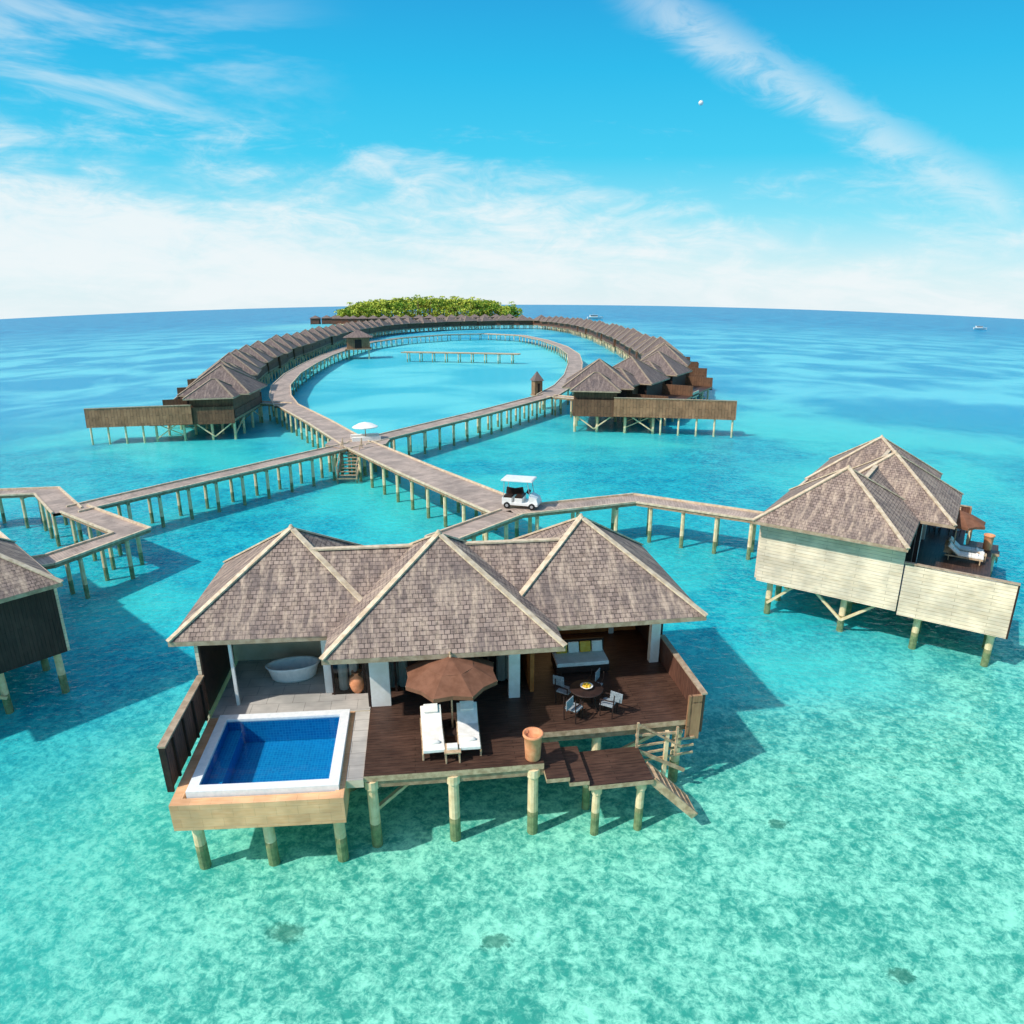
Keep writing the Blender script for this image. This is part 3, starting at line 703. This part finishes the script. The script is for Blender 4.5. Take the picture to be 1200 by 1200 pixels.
for (px,py,r) in [(-6.0,13.2,0.5),(-0.4,13.1,0.4),(8.5,17.3,0.35),(9.8,11.6,0.35)]:
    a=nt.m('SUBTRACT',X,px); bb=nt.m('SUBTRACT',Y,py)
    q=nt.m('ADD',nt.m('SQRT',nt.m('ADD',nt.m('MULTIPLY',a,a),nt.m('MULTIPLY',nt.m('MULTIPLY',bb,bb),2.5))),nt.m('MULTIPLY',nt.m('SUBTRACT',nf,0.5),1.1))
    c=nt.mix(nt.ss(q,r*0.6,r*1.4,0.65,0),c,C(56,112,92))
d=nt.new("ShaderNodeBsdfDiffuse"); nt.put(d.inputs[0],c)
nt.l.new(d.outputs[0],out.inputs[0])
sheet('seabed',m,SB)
m,nt,out=newmat('sea_water')
ge=nt.new("ShaderNodeNewGeometry"); pos=ge.outputs['Position']
w1=nt.noise(nt.mapping(pos,scale=(1,1.5,1)),1.5,3,0.6,0.5)
bn=nt.new("ShaderNodeBump"); bn.inputs['Strength'].default_value=0.7; bn.inputs['Distance'].default_value=0.16; nt.l.new(w1,bn.inputs['Height'])
fr=nt.new("ShaderNodeFresnel"); fr.inputs[0].default_value=1.33; nt.l.new(bn.outputs[0],fr.inputs[1])
fac=nt.m('MINIMUM',nt.m('MULTIPLY',fr.outputs[0],0.8),0.22)
tr=nt.new("ShaderNodeBsdfTransparent"); tr.inputs[0].default_value=(0.86,0.985,0.99,1)
gl=nt.new("ShaderNodeBsdfGlossy"); gl.inputs['Roughness'].default_value=0.07; nt.l.new(bn.outputs[0],gl.inputs['Normal'])
mx=nt.new("ShaderNodeMixShader"); nt.l.new(fac,mx.inputs[0]); nt.l.new(tr.outputs[0],mx.inputs[1]); nt.l.new(gl.outputs[0],mx.inputs[2]); nt.l.new(mx.outputs[0],out.inputs[0])
sheet('sea_water',m,0.0)

# ---------------------------------------------------------------- light + sky
SUN_EL=math.radians(46); AZ=math.radians(240)
sd=V((math.sin(AZ)*math.cos(SUN_EL),math.cos(AZ)*math.cos(SUN_EL),math.sin(SUN_EL)))
ld=bpy.data.lights.new('sun','SUN'); ld.energy=4.1; ld.angle=math.radians(1.2); ld.color=(1.0,0.95,0.87)
lo=bpy.data.objects.new('sun',ld); scene.collection.objects.link(lo); lo.rotation_euler=(-sd).to_track_quat('-Z','Y').to_euler(); lo.location=(0,0,60)
w=bpy.data.worlds.new("World"); scene.world=w; w.use_nodes=True; nt=NT(w.node_tree); nt.n.clear()
w.cycles.sampling_method='MANUAL'; w.cycles.sample_map_resolution=256
out=nt.new("ShaderNodeOutputWorld"); bg=nt.new("ShaderNodeBackground"); bg.inputs[1].default_value=0.1
sky=nt.new("ShaderNodeTexSky"); sky.sky_type='NISHITA'; sky.sun_disc=False; sky.sun_elevation=SUN_EL; sky.sun_rotation=AZ; sky.ozone_density=1.2; sky.dust_density=1.5
tc=nt.new("ShaderNodeTexCoord"); g=tc.outputs['Generated']
sep=nt.new("ShaderNodeSeparateXYZ"); nt.put(sep.inputs[0],g)
el=nt.m('MULTIPLY',nt.m('ARCSINE',sep.outputs[2]),57.2958); az=nt.m('MULTIPLY',nt.m('ARCTAN2',sep.outputs[0],sep.outputs[1]),57.2958)
cr=nt.new("ShaderNodeValToRGB")
nt.l.new(nt.m('DIVIDE',el,40.0,clamp=True),cr.inputs[0])
E=cr.color_ramp.elements
stops=[(0.0,C(226,244,249)),(0.08,C(200,239,248)),(0.17,C(128,226,248)),(0.28,C(44,206,244)),(0.43,C(0,188,238)),(0.55,C(0,168,228)),(1.0,C(20,135,215))]
E[0].position=0;E[0].color=stops[0][1];E[1].position=1;E[1].color=stops[-1][1]
for p,cc in stops[1:-1]:
    e=E.new(p); e.color=cc
ramp10=nt.mix(1.0,cr.outputs[0],(10,10,10,1),'MULTIPLY')
col=nt.mix(nt.ss(el,28,60,0.92,0.0),nt.mix(1.0,sky.outputs[0],(2.3,2.0,1.75,1),'MULTIPLY'),ramp10)
def comb(x,y,z=0.0):
    n=nt.new("ShaderNodeCombineXYZ"); nt.put(n.inputs[0],x); nt.put(n.inputs[1],y); nt.put(n.inputs[2],z); return n.outputs[0]
ae=comb(az,nt.m('MULTIPLY',nt.m('ADD',el,nt.m('MULTIPLY',az,0.06)),4.5),0.0)
n1=nt.noise(ae,0.045,6,0.6,0.5); n2=nt.noise(comb(az,nt.m('MULTIPLY',el,2.6),5.0),0.2,5,0.68,0.8)
nn=nt.m('ADD',nt.m('MULTIPLY',n1,0.7),nt.m('MULTIPLY',n2,0.3))
lim=nt.m('ADD',nt.m('MULTIPLY',az,-0.09),8.2)
t=nt.m('SUBTRACT',el,lim)
band=nt.ss(nt.m('ADD',t,nt.m('MULTIPLY',nt.m('SUBTRACT',nn,0.5),-30)),-5.5,4.0,1.0,0.0)
band=nt.m('MULTIPLY',band,nt.ss(nn,0.36,0.6,0.3,0.92))
dw=nt.m('SUBTRACT',el,nt.m('ADD',nt.m('MULTIPLY',az,-0.56),27.2))
dw=nt.m('ABSOLUTE',nt.m('ADD',dw,nt.m('MULTIPLY',nt.m('SUBTRACT',n2,0.5),3.0)))
wisp=nt.m('MULTIPLY',nt.ss(dw,0.0,2.8,0.5,0),nt.m('MULTIPLY',nt.ss(n2,0.25,0.6,0.3,1),nt.m('MULTIPLY',nt.ss(az,5,14),nt.ss(az,38,34))))
lw=nt.m('MULTIPLY',nt.ss(n1,0.48,0.68),nt.m('MULTIPLY',nt.ss(az,-10,-28,0,0.55),nt.ss(el,26,16)))
cl=nt.m('MAXIMUM',band,nt.m('MAXIMUM',wisp,lw))
col=nt.mix(cl,col,(8.8,9.4,9.6,1))
nt.l.new(col,bg.inputs[0]); nt.l.new(bg.outputs[0],out.inputs[0])
b=MB(); prof=[(100*math.sin(math.pi*i/12)+0.0001 if 0<i<12 else 0.00001,-100*math.cos(math.pi*i/12)) for i in range(13)]
b.lathe((0,0,0),prof,'white',24)
place(b.mesh('moon',True),'moon',(5800,22800,6200),scale=(.75,.75,.75))

# ---------------------------------------------------------------- camera: wide action-camera lens with mild barrel distortion
import numpy as np
F=24.3
rr=np.linspace(0.05,27,300)
thv=np.arctan(rr*(1+0.216*(rr/30.0)**2)/F)
Am=np.stack([rr,rr**2,rr**3,rr**4],1)
k=np.linalg.lstsq(Am,thv,rcond=None)[0]
cam=bpy.data.cameras.new('camera'); cam.sensor_width=36; cam.sensor_height=36; cam.lens=F; cam.clip_end=90000; cam.clip_start=0.1
cam.type='PANO'
cc=cam.cycles if hasattr(cam,'cycles') and hasattr(cam.cycles,'panorama_type') else cam
cc.panorama_type='FISHEYE_LENS_POLYNOMIAL'
cc.fisheye_fov=math.radians(170)
cc.fisheye_polynomial_k0=0.0
cc.fisheye_polynomial_k1=-float(k[0]); cc.fisheye_polynomial_k2=-float(k[1]); cc.fisheye_polynomial_k3=-float(k[2]); cc.fisheye_polynomial_k4=-float(k[3])
co=bpy.data.objects.new('camera',cam); scene.collection.objects.link(co); co.location=(0,0,15); co.rotation_euler=(math.pi/2-math.atan(238/782),0,0)
scene.camera=co
scene.view_settings.view_transform='Standard'; scene.view_settings.look='None'; scene.view_settings.exposure=0
